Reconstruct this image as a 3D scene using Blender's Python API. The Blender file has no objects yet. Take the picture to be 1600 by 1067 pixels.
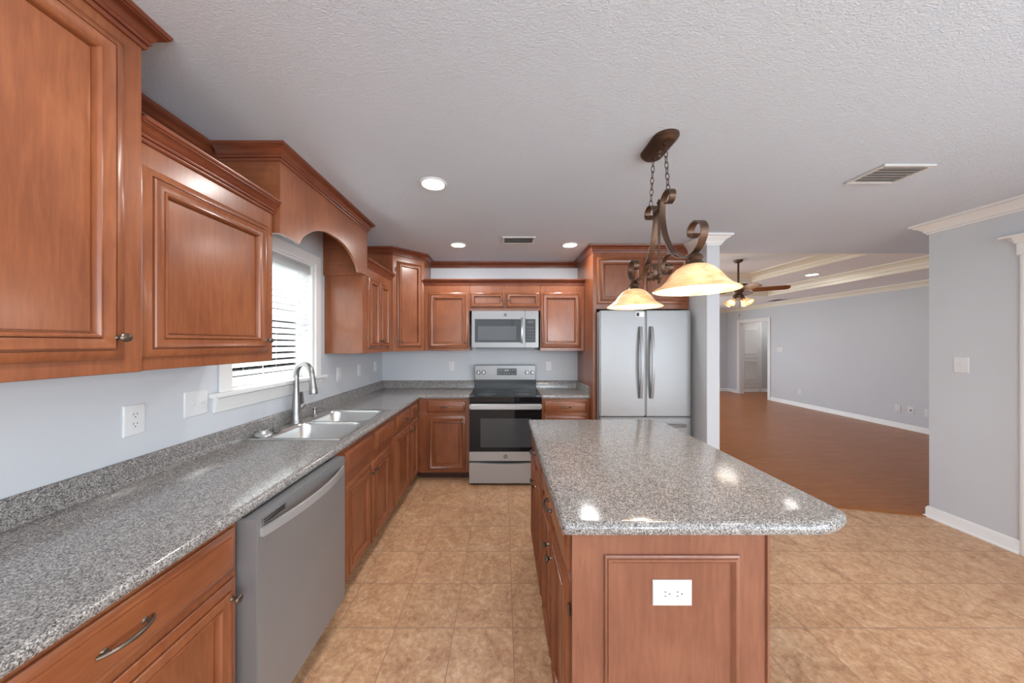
import bpy, bmesh, math, random
from mathutils import Vector, Matrix
random.seed(7)
S = bpy.context.scene
COL = S.collection

# ------------------------------------------------------------------ camera
F, VX, VY = 498.0, 786.0, 535.5          # focal length and principal point, in pixels of the 1600x1067 frame
EYE = 1.485
cam = bpy.data.cameras.new('camera')
cam.sensor_width = 36.0
cam.lens = F / 1600.0 * 36.0
cam.shift_x = (800.0 - VX) / 1600.0
cam.shift_y = (VY - 533.5) / 1600.0
cam.clip_start = 0.02
cam_o = bpy.data.objects.new('camera', cam)
cam_o.location = (0, 0, EYE)
cam_o.rotation_euler = (math.pi / 2, 0, 0)
COL.objects.link(cam_o)
S.camera = cam_o

# ------------------------------------------------------------------ world, exposure
S.view_settings.view_transform = 'Standard'
S.view_settings.look = 'None'
S.view_settings.gamma = 1.0
S.view_settings.use_curve_mapping = False
S.view_settings.exposure = 0.84
W = bpy.data.worlds.new('sky')
W.use_nodes = True
S.world = W
bg = W.node_tree.nodes['Background']
bg.inputs[0].default_value = (0.86, 0.93, 1.0, 1)
bg.inputs[1].default_value = 1.9
S.cycles.use_denoising = True
S.cycles.max_bounces = 10
S.cycles.diffuse_bounces = 6
S.cycles.glossy_bounces = 5
S.cycles.sample_clamp_indirect = 6.0
S.cycles.caustics_reflective = False
S.cycles.caustics_refractive = False

def area(name, loc, rot, sx, sy, power, color=(1, 1, 1), shape='RECTANGLE', spread=math.pi):
    l = bpy.data.lights.new(name, 'AREA')
    l.shape = shape; l.size = sx; l.size_y = sy
    l.energy = power; l.color = color; l.spread = spread
    o = bpy.data.objects.new(name, l)
    o.location = loc; o.rotation_euler = rot
    COL.objects.link(o)
    return o
H = math.pi / 2
FILL = (0.83, 0.925, 1.0)  # cool tint of the added fill lights
# fill lights added out of view; the sun serves the sink window
area('rear_fill_light', (1.05, -2.96, 1.35), (H - .12, 0, 0), 4.6, 1.9, 30, FILL)  # added behind the camera to brighten the kitchen
area('side_fill_light', (3.62, -1.35, 1.15), (0, H - .02, 0), 2.1, 2.3, 44, FILL)  # added on the unseen right side, towards the left cabinets
sun = bpy.data.lights.new('sun', 'SUN'); sun.energy = 20.0; sun.angle = math.radians(1.2); sun.color = (1, .975, .93)
sun_o = bpy.data.objects.new('sun', sun); COL.objects.link(sun_o)
sun_o.rotation_euler = Vector((.80, .10, -.60)).to_track_quat('-Z', 'Y').to_euler()
area('living_fill_far', (3.6, 9.7, 1.35), (-H, 0, 0), 3.2, 1.9, 22, FILL)  # added in the hidden part of the living room
area('living_fill_side', (0.75, 6.6, 1.3), (0, -H, 0), 1.9, 3.0, 17, FILL)  # second added light, hidden left side of the living room
area('hall_fill_light', (7.9, 8.9, 2.45), (0, 0, 0), 0.3, .3, 6, (1, .97, .93), 'DISK')  # added to brighten the dark hall, no fixture
def globe(name, loc, power, color, r):
    l = bpy.data.lights.new(name, 'POINT'); l.energy = power; l.color = color; l.shadow_soft_size = r
    o = bpy.data.objects.new(name, l); o.location = loc; COL.objects.link(o)
# point light added behind the camera to brighten the kitchen, no fixture
globe('rear_fill_globe', (1.3, -1.7, 1.35), 28, (.84, .93, 1.0), .22)

# ------------------------------------------------------------------ materials
def lin(r, g, b):
    f = lambda c: (c / 255 / 12.92) if c / 255 <= 0.04045 else ((c / 255 + 0.055) / 1.055) ** 2.4
    return (f(r), f(g), f(b), 1)

class NT:
    def __init__(s, name):
        s.m = bpy.data.materials.new(name); s.m.use_nodes = True
        s.t = s.m.node_tree; s.b = s.t.nodes['Principled BSDF']
    def n(s, typ, **kw):
        nd = s.t.nodes.new(typ)
        for k, v in kw.items():
            if k.startswith('i_'):
                key = k[2:]
                key = int(key) if key.isdigit() else key.replace('_', ' ')
                nd.inputs[key].default_value = v
            else:
                setattr(nd, k, v)
        return nd
    def l(s, a, b): s.t.links.new(a, b)
    def coords(s, scale=(1, 1, 1), loc=(0, 0, 0), rot=(0, 0, 0)):
        g = s.n('ShaderNodeNewGeometry')
        mp = s.n('ShaderNodeMapping')
        mp.inputs['Scale'].default_value = scale
        mp.inputs['Location'].default_value = loc
        mp.inputs['Rotation'].default_value = rot
        s.l(g.outputs['Position'], mp.inputs['Vector'])
        return mp.outputs[0]
    def ramp(s, fac, stops):
        r = s.n('ShaderNodeValToRGB')
        e = r.color_ramp.elements
        while len(e) < len(stops): e.new(0.5)
        for i, (p, c) in enumerate(stops):
            e[i].position = p; e[i].color = c
        s.l(fac, r.inputs[0])
        return r.outputs[0]
    def noise(s, vec, scale, detail=3, rough=0.55, dist=0.0):
        n = s.n('ShaderNodeTexNoise')
        n.inputs['Scale'].default_value = scale; n.inputs['Detail'].default_value = detail
        n.inputs['Roughness'].default_value = rough; n.inputs['Distortion'].default_value = dist
        s.l(vec, n.inputs['Vector'])
        return n.outputs['Fac']
    def mix(s, fac, a, b, mode='MIX'):
        m = s.n('ShaderNodeMix', data_type='RGBA', blend_type=mode)
        for src, k in ((fac, 0), (a, 6), (b, 7)):
            if isinstance(src, (int, float)): m.inputs[k].default_value = src
            elif isinstance(src, tuple): m.inputs[k].default_value = src
            else: s.l(src, m.inputs[k])
        return m.outputs[2]
    def bump(s, h, strength, dist=0.002):
        b = s.n('ShaderNodeBump')
        b.inputs['Strength'].default_value = strength; b.inputs['Distance'].default_value = dist
        s.l(h, b.inputs['Height']); s.l(b.outputs[0], s.b.inputs['Normal'])
    def set(s, **kw):
        for k, v in kw.items(): s.b.inputs[k.replace('_', ' ')].default_value = v
        return s.m

def plain(name, col, rough=0.5, metal=0.0, var=0.04, **kw):
    t = NT(name)
    f = t.noise(t.coords(), 9.0, 2)
    lo = tuple(max(0, c * (1 - var)) for c in col[:3]) + (1,)
    hi = tuple(min(1, c * (1 + var)) for c in col[:3]) + (1,)
    t.l(t.ramp(f, [(0.3, lo), (0.7, hi)]), t.b.inputs['Base Color'])
    t.set(Roughness=rough, Metallic=metal, **kw)
    return t.m

def wood(name, scale, dark, mid, light, rough=0.3, blotch=0.55):
    t = NT(name)
    g = t.noise(t.coords(scale), 14.0, 6, 0.62, 0.5)
    b = t.noise(t.coords((1, 1, 0.6)), 4.5, 3, 0.55, 0.6)
    c1 = t.ramp(g, [(0.32, dark), (0.5, mid), (0.68, light)])
    c2 = t.ramp(b, [(0.3, dark), (0.5, mid), (0.72, light)])
    t.l(t.mix(blotch, c1, c2), t.b.inputs['Base Color'])
    t.set(Roughness=rough, Specular_IOR_Level=0.45, Coat_Weight=0.35, Coat_Roughness=0.2)
    return t.m

WD, WM, WL = lin(112, 62, 38), lin(132, 76, 47), lin(150, 92, 58)
M = {}
M['wood'] = wood('cherry_stained_wood_upright', (5, 5, 0.5), WD, WM, WL)
M['woodh'] = wood('cherry_stained_wood_level', (0.5, 0.5, 6), WD, WM, WL)
M['woodd'] = wood('cherry_stained_wood_shaded', (0.6, 0.6, 6), lin(96, 46, 28), lin(116, 60, 38), lin(132, 72, 46), 0.3)  # darker cherry copy; the crown's shade is put into this colour
M['woodi'] = wood('cherry_island_wood_veiled', (5, 5, 0.5), lin(112, 68, 50), lin(128, 80, 60), lin(142, 94, 71))  # cherry copy with the island end's glossy veil of light in its colour
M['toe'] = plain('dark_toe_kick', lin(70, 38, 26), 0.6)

def granite():
    t = NT('speckled_grey_laminate')
    v = t.coords()
    def grains(scale):
        vo = t.n('ShaderNodeTexVoronoi'); vo.inputs['Scale'].default_value = scale
        t.l(v, vo.inputs['Vector'])
        sp = t.n('ShaderNodeSeparateColor'); t.l(vo.outputs['Color'], sp.inputs[0])
        return sp.outputs[0]
    c = t.noise(v, 34, 2, 0.5)
    c1 = t.ramp(grains(300), [(0.08, lin(52, 51, 52)), (0.3, lin(112, 109, 107)), (0.6, lin(156, 151, 148)), (0.92, lin(212, 209, 206))])
    c2 = t.ramp(grains(520), [(0.1, lin(52, 51, 52)), (0.4, lin(128, 124, 122)), (0.7, lin(166, 162, 159)), (0.92, lin(226, 223, 220))])
    c3 = t.ramp(c, [(0.35, (0.7, 0.695, 0.69, 1)), (0.65, (.84, .835, .83, 1))])
    t.l(t.mix(1.0, t.mix(0.4, c1, c2), c3, 'MULTIPLY'), t.b.inputs['Base Color'])
    t.set(Roughness=0.13, Specular_IOR_Level=0.5)
    return t.m
M['granite'] = granite()

def paint(name, col, rough=0.6, bs=220, st=0.12):
    t = NT(name)
    f = t.noise(t.coords(), 1.3, 2)
    t.l(t.ramp(f, [(0.3, tuple(c * 0.97 for c in col[:3]) + (1,)), (0.7, col)]), t.b.inputs['Base Color'])
    t.bump(t.noise(t.coords(), bs, 2), st, 0.0008)
    return t.set(Roughness=rough)
M['wall'] = paint('pale_grey_wall_paint', lin(201, 205, 210))
M['trim'] = paint('white_trim_paint', lin(232, 232, 231), 0.35, 90, 0.02)
M['cream'] = paint('cream_tray_trim_paint', lin(234, 229, 214), 0.4, 90, 0.02)

def ceil_mat():
    t = NT('knockdown_textured_ceiling')
    v = t.coords((1.0, 1.7, 1.0), rot=(0, 0, 0.5))
    a = t.noise(v, 52, 4, 0.6, 1.4)
    b = t.noise(t.coords(), 130, 2, 0.5)
    h = t.ramp(a, [(0.42, (0, 0, 0, 1)), (0.56, (0.8, 0.8, 0.8, 1)), (0.7, (1, 1, 1, 1))])
    t.bump(t.mix(0.25, h, b), 0.42, 0.005)
    t.b.inputs['Base Color'].default_value = lin(208, 218, 230)
    return t.set(Roughness=0.85)
M['ceil'] = ceil_mat()
M['ceil2'] = paint('smooth_white_ceiling', lin(238, 239, 241), 0.8, 120, 0.08)

def tile_mat():
    t = NT('tan_stone_floor_tile')
    v = t.coords((1, 1, 1), (-0.05, -1.66, 0))
    br = t.n('ShaderNodeTexBrick', offset=0.0, squash=1.0)
    br.inputs['Scale'].default_value = 1.0
    br.inputs['Mortar Size'].default_value = 0.0021
    br.inputs['Mortar Smooth'].default_value = 0.15
    br.inputs['Brick Width'].default_value = 0.305
    br.inputs['Row Height'].default_value = 0.305
    br.inputs['Color1'].default_value = (0, 0, 0, 1); br.inputs['Color2'].default_value = (1, 1, 1, 1)
    br.inputs['Bias'].default_value = 0.0
    t.l(v, br.inputs['Vector'])
    # each tile shows another piece of the stone pattern
    off = t.n('ShaderNodeVectorMath', operation='MULTIPLY_ADD')
    t.l(br.outputs['Color'], off.inputs[0]); off.inputs[1].default_value = (3.1, 2.3, 0)
    t.l(t.coords(), off.inputs[2])
    a = t.noise(off.outputs[0], 8.0, 8, 0.68, 1.1)
    b = t.noise(off.outputs[0], 38, 6, 0.72, 0.5)
    c1 = t.ramp(a, [(0.32, lin(150, 106, 74)), (0.45, lin(186, 142, 106)), (0.58, lin(206, 166, 130)), (0.7, lin(228, 196, 164))])
    c2 = t.ramp(b, [(0.34, lin(138, 96, 66)), (0.5, lin(196, 152, 115)), (0.66, lin(230, 198, 164))])
    stone = t.mix(0.42, c1, c2)
    tone = t.ramp(br.outputs['Color'], [(0.0, (0.94, 0.94, 0.93, 1)), (1.0, (1.0, 1.0, 1.0, 1))])
    stone = t.mix(1.0, stone, tone, 'MULTIPLY')
    t.l(t.mix(br.outputs['Fac'], stone, lin(146, 116, 92)), t.b.inputs['Base Color'])
    inv = t.n('ShaderNodeMath', operation='SUBTRACT'); inv.inputs[0].default_value = 1.0
    t.l(br.outputs['Fac'], inv.inputs[1])
    t.bump(inv.outputs[0], 0.5, 0.002)
    return t.set(Roughness=0.42)
M['tile'] = tile_mat()

def plank_mat():
    t = NT('brown_laminate_planks')
    v = t.coords()
    br = t.n('ShaderNodeTexBrick', offset=0.37, squash=1.0)
    br.inputs['Scale'].default_value = 1.0
    br.inputs['Mortar Size'].default_value = 0.0008
    br.inputs['Brick Width'].default_value = 1.25
    br.inputs['Row Height'].default_value = 0.19
    br.inputs['Color1'].default_value = (0, 0, 0, 1); br.inputs['Color2'].default_value = (1, 1, 1, 1)
    t.l(v, br.inputs['Vector'])
    off = t.n('ShaderNodeVectorMath', operation='MULTIPLY_ADD')
    t.l(br.outputs['Color'], off.inputs[0]); off.inputs[1].default_value = (5.3, 2.9, 0)
    t.l(t.coords((0.9, 9, 1)), off.inputs[2])
    g = t.noise(off.outputs[0], 3.2, 5, 0.6, 0.5)
    c = t.ramp(g, [(0.25, lin(146, 84, 36)), (0.5, lin(159, 95, 43)), (0.75, lin(171, 107, 53))])
    tone = t.ramp(br.outputs['Color'], [(0.0, (0.95, 0.95, 0.95, 1)), (1.0, (1, 1, 1, 1))])
    c = t.mix(1.0, c, tone, 'MULTIPLY')
    t.l(t.mix(br.outputs['Fac'], c, lin(120, 70, 38)), t.b.inputs['Base Color'])
    return t.set(Roughness=0.27, Specular_IOR_Level=0.16)
M['plank'] = plank_mat()

def steel(name, col, rough, stretch):
    t = NT(name)
    f = t.noise(t.coords(stretch), 40, 3, 0.6)
    t.l(t.ramp(f, [(0.3, tuple(c * 0.94 for c in col[:3]) + (1,)), (0.7, col)]), t.b.inputs['Base Color'])
    r = t.n('ShaderNodeMapRange'); r.inputs['To Min'].default_value = rough * 0.85; r.inputs['To Max'].default_value = rough * 1.2
    t.l(f, r.inputs['Value']); t.l(r.outputs[0], t.b.inputs['Roughness'])
    return t.set(Metallic=0.45)
M['steel'] = steel('brushed_stainless_steel', lin(176, 176, 176), 0.3, (0.4, 0.4, 9))
M['steelv'] = steel('brushed_stainless_steel_upright_dim', lin(144, 144, 145), 0.32, (9, 9, 0.3))  # same stainless, darkened to hold back bright reflections; upright grain
M['steelm'] = steel('brushed_stainless_steel_dimmed', lin(138, 138, 139), 0.34, (0.4, 0.4, 9))  # darker copy of the same stainless, dims the microwave's reflections by colour
M['sink'] = plain('satin_sink_steel', lin(208, 208, 207), 0.28, 0.85, 0.01)
M['chrome'] = plain('brushed_nickel', lin(150, 149, 148), 0.27, 0.8, 0.01)
M['bronze'] = plain('oil_rubbed_bronze', lin(92, 70, 56), 0.36, 0.75, 0.15)
M['knob'] = plain('aged_pewter_hardware', lin(112, 100, 90), 0.3, 0.85, 0.1)
M['black'] = plain('black_enamel', lin(24, 24, 25), 0.22)
M['glassblk'] = plain('black_appliance_glass', lin(22, 22, 24), 0.05, 0.0, 0.02, Specular_IOR_Level=0.28)
M['window_dark'] = plain('smoked_oven_window', lin(66, 68, 71), 0.08, Specular_IOR_Level=0.3)
M['white'] = plain('white_plastic', lin(219, 220, 221), 0.35, 0, 0.01)
M['slot'] = plain('dark_slot', lin(60, 58, 56), 0.6)
M['paper'] = plain('white_sticker', lin(240, 240, 240), 0.5, 0, 0.01)
M['vent'] = plain('white_vent_metal', lin(212, 212, 212), 0.4)
M['ventd'] = plain('grey_duct', lin(150, 150, 150), 0.8)
def slat_mat():
    t = NT('white_blind_slat')
    t.b.inputs['Base Color'].default_value = lin(238, 239, 240); t.set(Roughness=0.4)
    tr = t.n('ShaderNodeBsdfTranslucent'); tr.inputs[0].default_value = lin(244, 246, 248)
    mx = t.n('ShaderNodeMixShader'); mx.inputs[0].default_value = 0.5
    t.l(t.b.outputs[0], mx.inputs[1]); t.l(tr.outputs[0], mx.inputs[2])
    t.l(mx.outputs[0], t.t.nodes['Material Output'].inputs[0])
    return t.m
M['slat'] = slat_mat()
M['ext'] = plain('blue_grey_fence', lin(128, 150, 170), 0.8)
M['grass'] = plain('lawn', lin(104, 124, 78), 0.9)
M['blade'] = wood('fan_blade_wood', (0.6, 4, 4), lin(96, 56, 30), lin(122, 74, 42), lin(140, 88, 52))

def amber():
    t = NT('amber_alabaster_glass')
    f = t.noise(t.coords((1, 1, 2.2)), 14, 4, 0.6, 0.8)
    c = t.ramp(f, [(0.3, lin(222, 170, 110)), (0.5, lin(240, 205, 152)), (0.7, lin(250, 226, 186))])
    t.l(c, t.b.inputs['Base Color'])
    t.l(c, t.b.inputs['Emission Color'])
    return t.set(Roughness=0.3, Emission_Strength=0.16, Transmission_Weight=0.25)
M['amber'] = amber()

def glow(name, col, st):
    t = NT(name)
    f = t.noise(t.coords(), 5, 1)
    t.l(t.ramp(f, [(0.0, col), (1.0, col)]), t.b.inputs['Emission Color'])
    t.b.inputs['Base Color'].default_value = (0.9, 0.9, 0.9, 1)
    return t.set(Emission_Strength=st)
M['lens'] = glow('lit_frosted_lens', (1, 0.97, 0.91, 1), 6.0)
M['bulb'] = glow('lit_bulb', (1, 0.9, 0.7, 1), 5.0)

def glass():
    t = NT('clear_window_glass')
    tr = t.n('ShaderNodeBsdfTransparent'); tr.inputs[0].default_value = (0.95, 0.98, 0.97, 1)
    gl = t.n('ShaderNodeBsdfGlossy'); gl.inputs['Roughness'].default_value = 0.02
    fr = t.n('ShaderNodeFresnel'); fr.inputs[0].default_value = 1.45
    mx = t.n('ShaderNodeMixShader')
    t.l(fr.outputs[0], mx.inputs[0]); t.l(tr.outputs[0], mx.inputs[1]); t.l(gl.outputs[0], mx.inputs[2])
    t.l(mx.outputs[0], t.t.nodes['Material Output'].inputs[0])
    return t.m
M['glass'] = glass()

# ------------------------------------------------------------------ mesh helpers
ORG = {}                       # world origin of every linked object
def V(*a): return Vector(a)

class Fr:
    """a flat front: origin o, outward normal n (in plan); u runs to the right seen from outside, v up, w outward"""
    def __init__(s, o, n):
        s.o = Vector(o); s.n = Vector((n[0], n[1], 0)).normalized(); s.u = Vector((-s.n.y, s.n.x, 0)); s.z = Vector((0, 0, 1))
    def p(s, u, v, w): return s.o + s.u * u + s.z * v + s.n * w

class MB:
    def __init__(s): s.bm = bmesh.new()
    def face(s, vs):
        try: return s.bm.faces.new(vs)
        except ValueError: return None
    def hexa(s, pts, bev=0, seg=2):
        vs = [s.bm.verts.new(p) for p in pts]
        for f in ((0, 3, 2, 1), (4, 5, 6, 7), (0, 1, 5, 4), (1, 2, 6, 5), (2, 3, 7, 6), (3, 0, 4, 7)):
            s.face([vs[i] for i in f])
        if bev:
            es = list({e for v in vs for e in v.link_edges})
            bmesh.ops.bevel(s.bm, geom=es, offset=bev, segments=seg, affect='EDGES', clamp_overlap=True)
        return s
    def box(s, x0, x1, y0, y1, z0, z1, bev=0, seg=2):
        return s.hexa([(x0, y0, z0), (x1, y0, z0), (x1, y1, z0), (x0, y1, z0), (x0, y0, z1), (x1, y0, z1), (x1, y1, z1), (x0, y1, z1)], bev, seg)
    def fbox(s, f, u0, u1, v0, v1, w0, w1, bev=0, seg=2):
        return s.hexa([f.p(u0, v0, w0), f.p(u1, v0, w0), f.p(u1, v0, w1), f.p(u0, v0, w1), f.p(u0, v1, w0), f.p(u1, v1, w0), f.p(u1, v1, w1), f.p(u0, v1, w1)], bev, seg)
    def loft(s, loops, cap0=True, cap1=True, closed=True):
        L = [[s.bm.verts.new(p) for p in lp] for lp in loops]
        n = len(L[0])
        for a, b in zip(L, L[1:]):
            for i in range(n if closed else n - 1):
                j = (i + 1) % n
                s.face([a[i], a[j], b[j], b[i]])
        if cap0: s.face(L[0][::-1])
        if cap1: s.face(L[-1])
        return s
    def rings(s, f, u0, u1, v0, v1, prof, w=0.0):
        """nested rectangles: prof = (inset, height) pairs from the rim inward"""
        return s.loft([[f.p(u0 + i, v0 + i, w + h), f.p(u1 - i, v0 + i, w + h), f.p(u1 - i, v1 - i, w + h), f.p(u0 + i, v1 - i, w + h)] for i, h in prof])
    def sweep(s, path, prof, z=0.0):
        """profile of (outward, up) swept along a plan polyline; outward is to the right of travel"""
        P = [Vector((p[0], p[1])) for p in path]
        dirs = [(b - a).normalized() for a, b in zip(P, P[1:])]
        loops = []
        for i, p in enumerate(P):
            d0 = dirs[max(0, i - 1)]; d1 = dirs[min(len(dirs) - 1, i)]
            n0 = Vector((d0.y, -d0.x)); n1 = Vector((d1.y, -d1.x))
            m = (n0 + n1).normalized(); k = 1.0 / max(0.3, m.dot(n0))
            loops.append([(p.x + m.x * k * a, p.y + m.y * k * a, z + b) for a, b in prof])
        return s.loft(loops)
    def tube(s, pts, r, n=10, closed=False, cap=True):
        P = [Vector(p) for p in pts]; N = len(P)
        R = r if isinstance(r, (list, tuple)) else [r] * N
        T = []
        for i in range(N):
            a = P[(i - 1) % N] if (closed or i > 0) else P[0]
            b = P[(i + 1) % N] if (closed or i < N - 1) else P[-1]
            T.append((b - a).normalized())
        up = Vector((0, 0, 1)) if abs(T[0].z) < 0.9 else Vector((1, 0, 0))
        nrm = (up - T[0] * up.dot(T[0])).normalized()
        loops = []
        for i in range(N):
            nrm = (nrm - T[i] * nrm.dot(T[i])).normalized()
            bn = T[i].cross(nrm)
            loops.append([P[i] + (nrm * math.cos(2 * math.pi * k / n) + bn * math.sin(2 * math.pi * k / n)) * R[i] for k in range(n)])
        if closed:
            loops.append(loops[0]); return s.loft(loops, False, False)
        return s.loft(loops, cap, cap)
    def strap(s, pts, side, w, t):
        """flat bar: w wide along side, t thick"""
        P = [Vector(p) for p in pts]; N = len(P); sd = Vector(side).normalized()
        loops = []
        for i in range(N):
            d = (P[min(N - 1, i + 1)] - P[max(0, i - 1)]).normalized()
            n = d.cross(sd).normalized()
            loops.append([P[i] + sd * w / 2 + n * t / 2, P[i] - sd * w / 2 + n * t / 2, P[i] - sd * w / 2 - n * t / 2, P[i] + sd * w / 2 - n * t / 2])
        return s.loft(loops)
    def lathe(s, o, prof, n=24, axis=(0, 0, 1), cap=True, sx=1.0):
        a = Vector(axis).normalized()
        u = (Vector((0, 0, 1)) if abs(a.z) < 0.9 else Vector((1, 0, 0)))
        u = (u - a * u.dot(a)).normalized(); v = a.cross(u); o = Vector(o)
        return s.loft([[o + a * h + (u * math.cos(2 * math.pi * k / n) * sx + v * math.sin(2 * math.pi * k / n)) * max(r, 1e-4) for k in range(n)] for r, h in prof], cap, cap)
    def build(s, name, mat, parent=None, ang=38):
        bmesh.ops.recalc_face_normals(s.bm, faces=s.bm.faces[:])
        org = ORG.get(parent.name, V(0, 0, 0)) if parent else V(0, 0, 0)
        if parent is None:
            zs = [v.co for v in s.bm.verts]
            lo = V(min(c.x for c in zs), min(c.y for c in zs), min(c.z for c in zs)); hi = V(max(c.x for c in zs), max(c.y for c in zs), max(c.z for c in zs))
            org = V((lo.x + hi.x) / 2, (lo.y + hi.y) / 2, lo.z)
        bmesh.ops.translate(s.bm, verts=s.bm.verts[:], vec=-org)
        me = bpy.data.meshes.new(name)
        s.bm.to_mesh(me); s.bm.free()
        me.materials.append(M[mat])
        me.shade_smooth()
        me.set_sharp_from_angle(angle=math.radians(ang))
        o = bpy.data.objects.new(name, me)
        COL.objects.link(o)
        if parent: o.parent = parent
        else: o.location = org
        ORG[o.name] = org
        return o

def tag(o, label, cat, group=None):
    o['label'] = label; o['category'] = cat
    if group: o['group'] = group
    return o
def thing(name, loc, label, cat, group=None):
    o = bpy.data.objects.new(name, None); COL.objects.link(o)
    o.location = loc; o.empty_display_size = 0.1
    ORG[o.name] = Vector(loc)
    return tag(o, label, cat, group)
def struct(mb, name, mat, label=None):
    o = mb.build(name, mat); o['kind'] = 'structure'
    if label: o['label'] = label
    return o

def rrect(cx, cy, hx, hy, r, n=6):
    pts = []
    for qx, qy, a0 in ((1, 1, 0), (-1, 1, 90), (-1, -1, 180), (1, -1, 270)):
        for k in range(n + 1):
            a = math.radians(a0 + 90 * k / n)
            pts.append((cx + qx * (hx - r) + r * math.cos(a), cy + qy * (hy - r) + r * math.sin(a)))
    return pts
def inset_poly(P, d):
    out = []
    n = len(P)
    for i in range(n):
        a, b, c = Vector(P[i - 1]), Vector(P[i]), Vector(P[(i + 1) % n])
        d0 = (b - a).normalized(); d1 = (c - b).normalized()
        n0 = Vector((-d0.y, d0.x)); n1 = Vector((-d1.y, d1.x))
        m = (n0 + n1).normalized(); k = 1 / max(0.3, m.dot(n0))
        out.append((b.x + m.x * k * d, b.y + m.y * k * d))
    return out

# profiles
DOOR = [(0, 0), (0, .007), (.003, .010), (.022, .0165), (.026, .017), (.0275, .0100), (.0298, .0100), (.031, .020), (.0345, .0225), (.038, .021), (.040, .0195), (.061, .0195),
        (.0625, .0150), (.064, .0225), (.0685, .0235), (.073, .020), (.0745, .0165), (.0765, .0100), (.0775, .0030), (.0800, .0030), (.0812, .0065), (.088, .0065)]
SMALL = [(0, 0), (0, .007), (.003, .010), (.013, .0165), (.015, .017), (.016, .0105), (.0180, .0105), (.019, .020), (.022, .0225), (.0245, .0205), (.042, .0195), (.043, .0175), (.0445, .0225),
         (.048, .023), (.051, .0195), (.0525, .011), (.0535, .0030), (.0558, .0030), (.057, .0065), (.062, .0065)]
DRAWER = [(0, 0), (0, .009), (.003, .012), (.020, .0185), (.022, .0165), (.0235, .0165), (.025, .0205), (.030, .0215)]
CROWN = [(0, 0), (.007, 0), (.010, .006), (.010, .012), (.006, .0145), (.013, .017), (.016, .022), (.016, .026), (.012, .029), (.018, .033), (.022, .043), (.031, .053), (.041, .058), (.041, .062), (.046, .064), (.049, .070), (.049, .078), (0, .078)]
CROWN_S = [(a, b * .86) for a, b in CROWN]
WCROWN = [(0, 0), (.010, 0), (.012, .012), (.020, .016), (.024, .030), (.044, .052), (.062, .064), (.066, .070), (.080, .074), (.080, .092), (0, .092)]
BASE = [(0, 0), (.026, 0), (.025, .010), (.016, .016), (.014, .020), (.014, .076), (.010, .084), (.006, .092), (0, .095)]

def knob(f, u, v, w, parent, r=.0155):
    m = MB()
    m.lathe(f.p(u, v, w), [(.009, 0), (.009, .003), (.0055, .007), (.0055, .014), (.010, .018), (r, .023), (r, .027), (r * .7, .031), (.001, .032)], 18, f.n, sx=0.82)
    return m.build('knob', 'knob', parent)
def pull(f, u, v, w, parent, L=.115):
    m = MB()
    P = []; R = []
    for k in range(17):
        t = k / 16; a = (t - .5) * 2
        P.append(f.p(u + a * L / 2, v, w + .006 + .024 * (1 - a * a) ** .8)); R.append(.0062 - .0022 * abs(a))
    m.tube(P, R, 10)
    for sgn in (-1, 1):
        m.lathe(f.p(u + sgn * L * .36, v, w - .001), [(.008, 0), (.008, .003), (.0045, .006), (.0045, .019)], 12, f.n)
    return m.build('pull_handle', 'knob', parent)
def hinge(f, u, v, w, parent):
    m = MB(); m.tube([f.p(u, v - .02, w), f.p(u, v + .02, w)], .005, 8)
    return m.build('hinge', 'knob', parent)
def door(f, u0, u1, v0, v1, parent, knob_at=None, prof=DOOR, hinges=None, mat='wood'):
    m = MB(); m.rings(f, u0, u1, v0, v1, prof)
    d = m.build('door', mat, parent)
    if knob_at: knob(f, knob_at[0], knob_at[1], .019, d)
    if hinges is not None:
        for hv in (v0 + .09, v1 - .09): hinge(f, hinges, hv, .006, d)
    return d
def drawer(f, u0, u1, v0, v1, parent, handle=True, name='drawer'):
    m = MB(); m.rings(f, u0, u1, v0, v1, DRAWER)
    d = m.build(name, 'woodh', parent)
    if handle: pull(f, (u0 + u1) / 2, (v0 + v1) / 2, .020, d)
    return d

# ------------------------------------------------------------------ the shell
LW, BW, CE = -1.515, 4.0, 2.5               # left wall, back wall, ceiling
RW, RC = 3.636, 2.72                        # right kitchen wall and its corner
LX, LY = 6.9, 9.8                           # living room right wall, far wall

m = MB(); m.box(-1.7, 3.8, -3.1, 4.1, -.06, 0)
struct(m, 'floor', 'tile')
# wood floor lies on top of the slab beyond a slanting threshold
m = MB()
poly = [(2.05, 3.02), (2.7, 2.93), (3.2, 2.835), (3.636, 2.72), (9.0, 2.72), (9.0, 10.6), (.4, 10.6), (.4, 4.12), (2.05, 4.12)]
m.loft([[(x, y, -.02) for x, y in poly], [(x, y, .004) for x, y in poly]])
struct(m, 'floor_living', 'plank')
m = MB(); m.sweep([(3.655, 2.735), (3.2, 2.85), (2.7, 2.945), (2.04, 3.035)][::-1], [(-.03, 0), (.03, 0), (.024, .007), (-.024, .009)])
struct(m, 'trim_threshold', 'plank')

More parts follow.
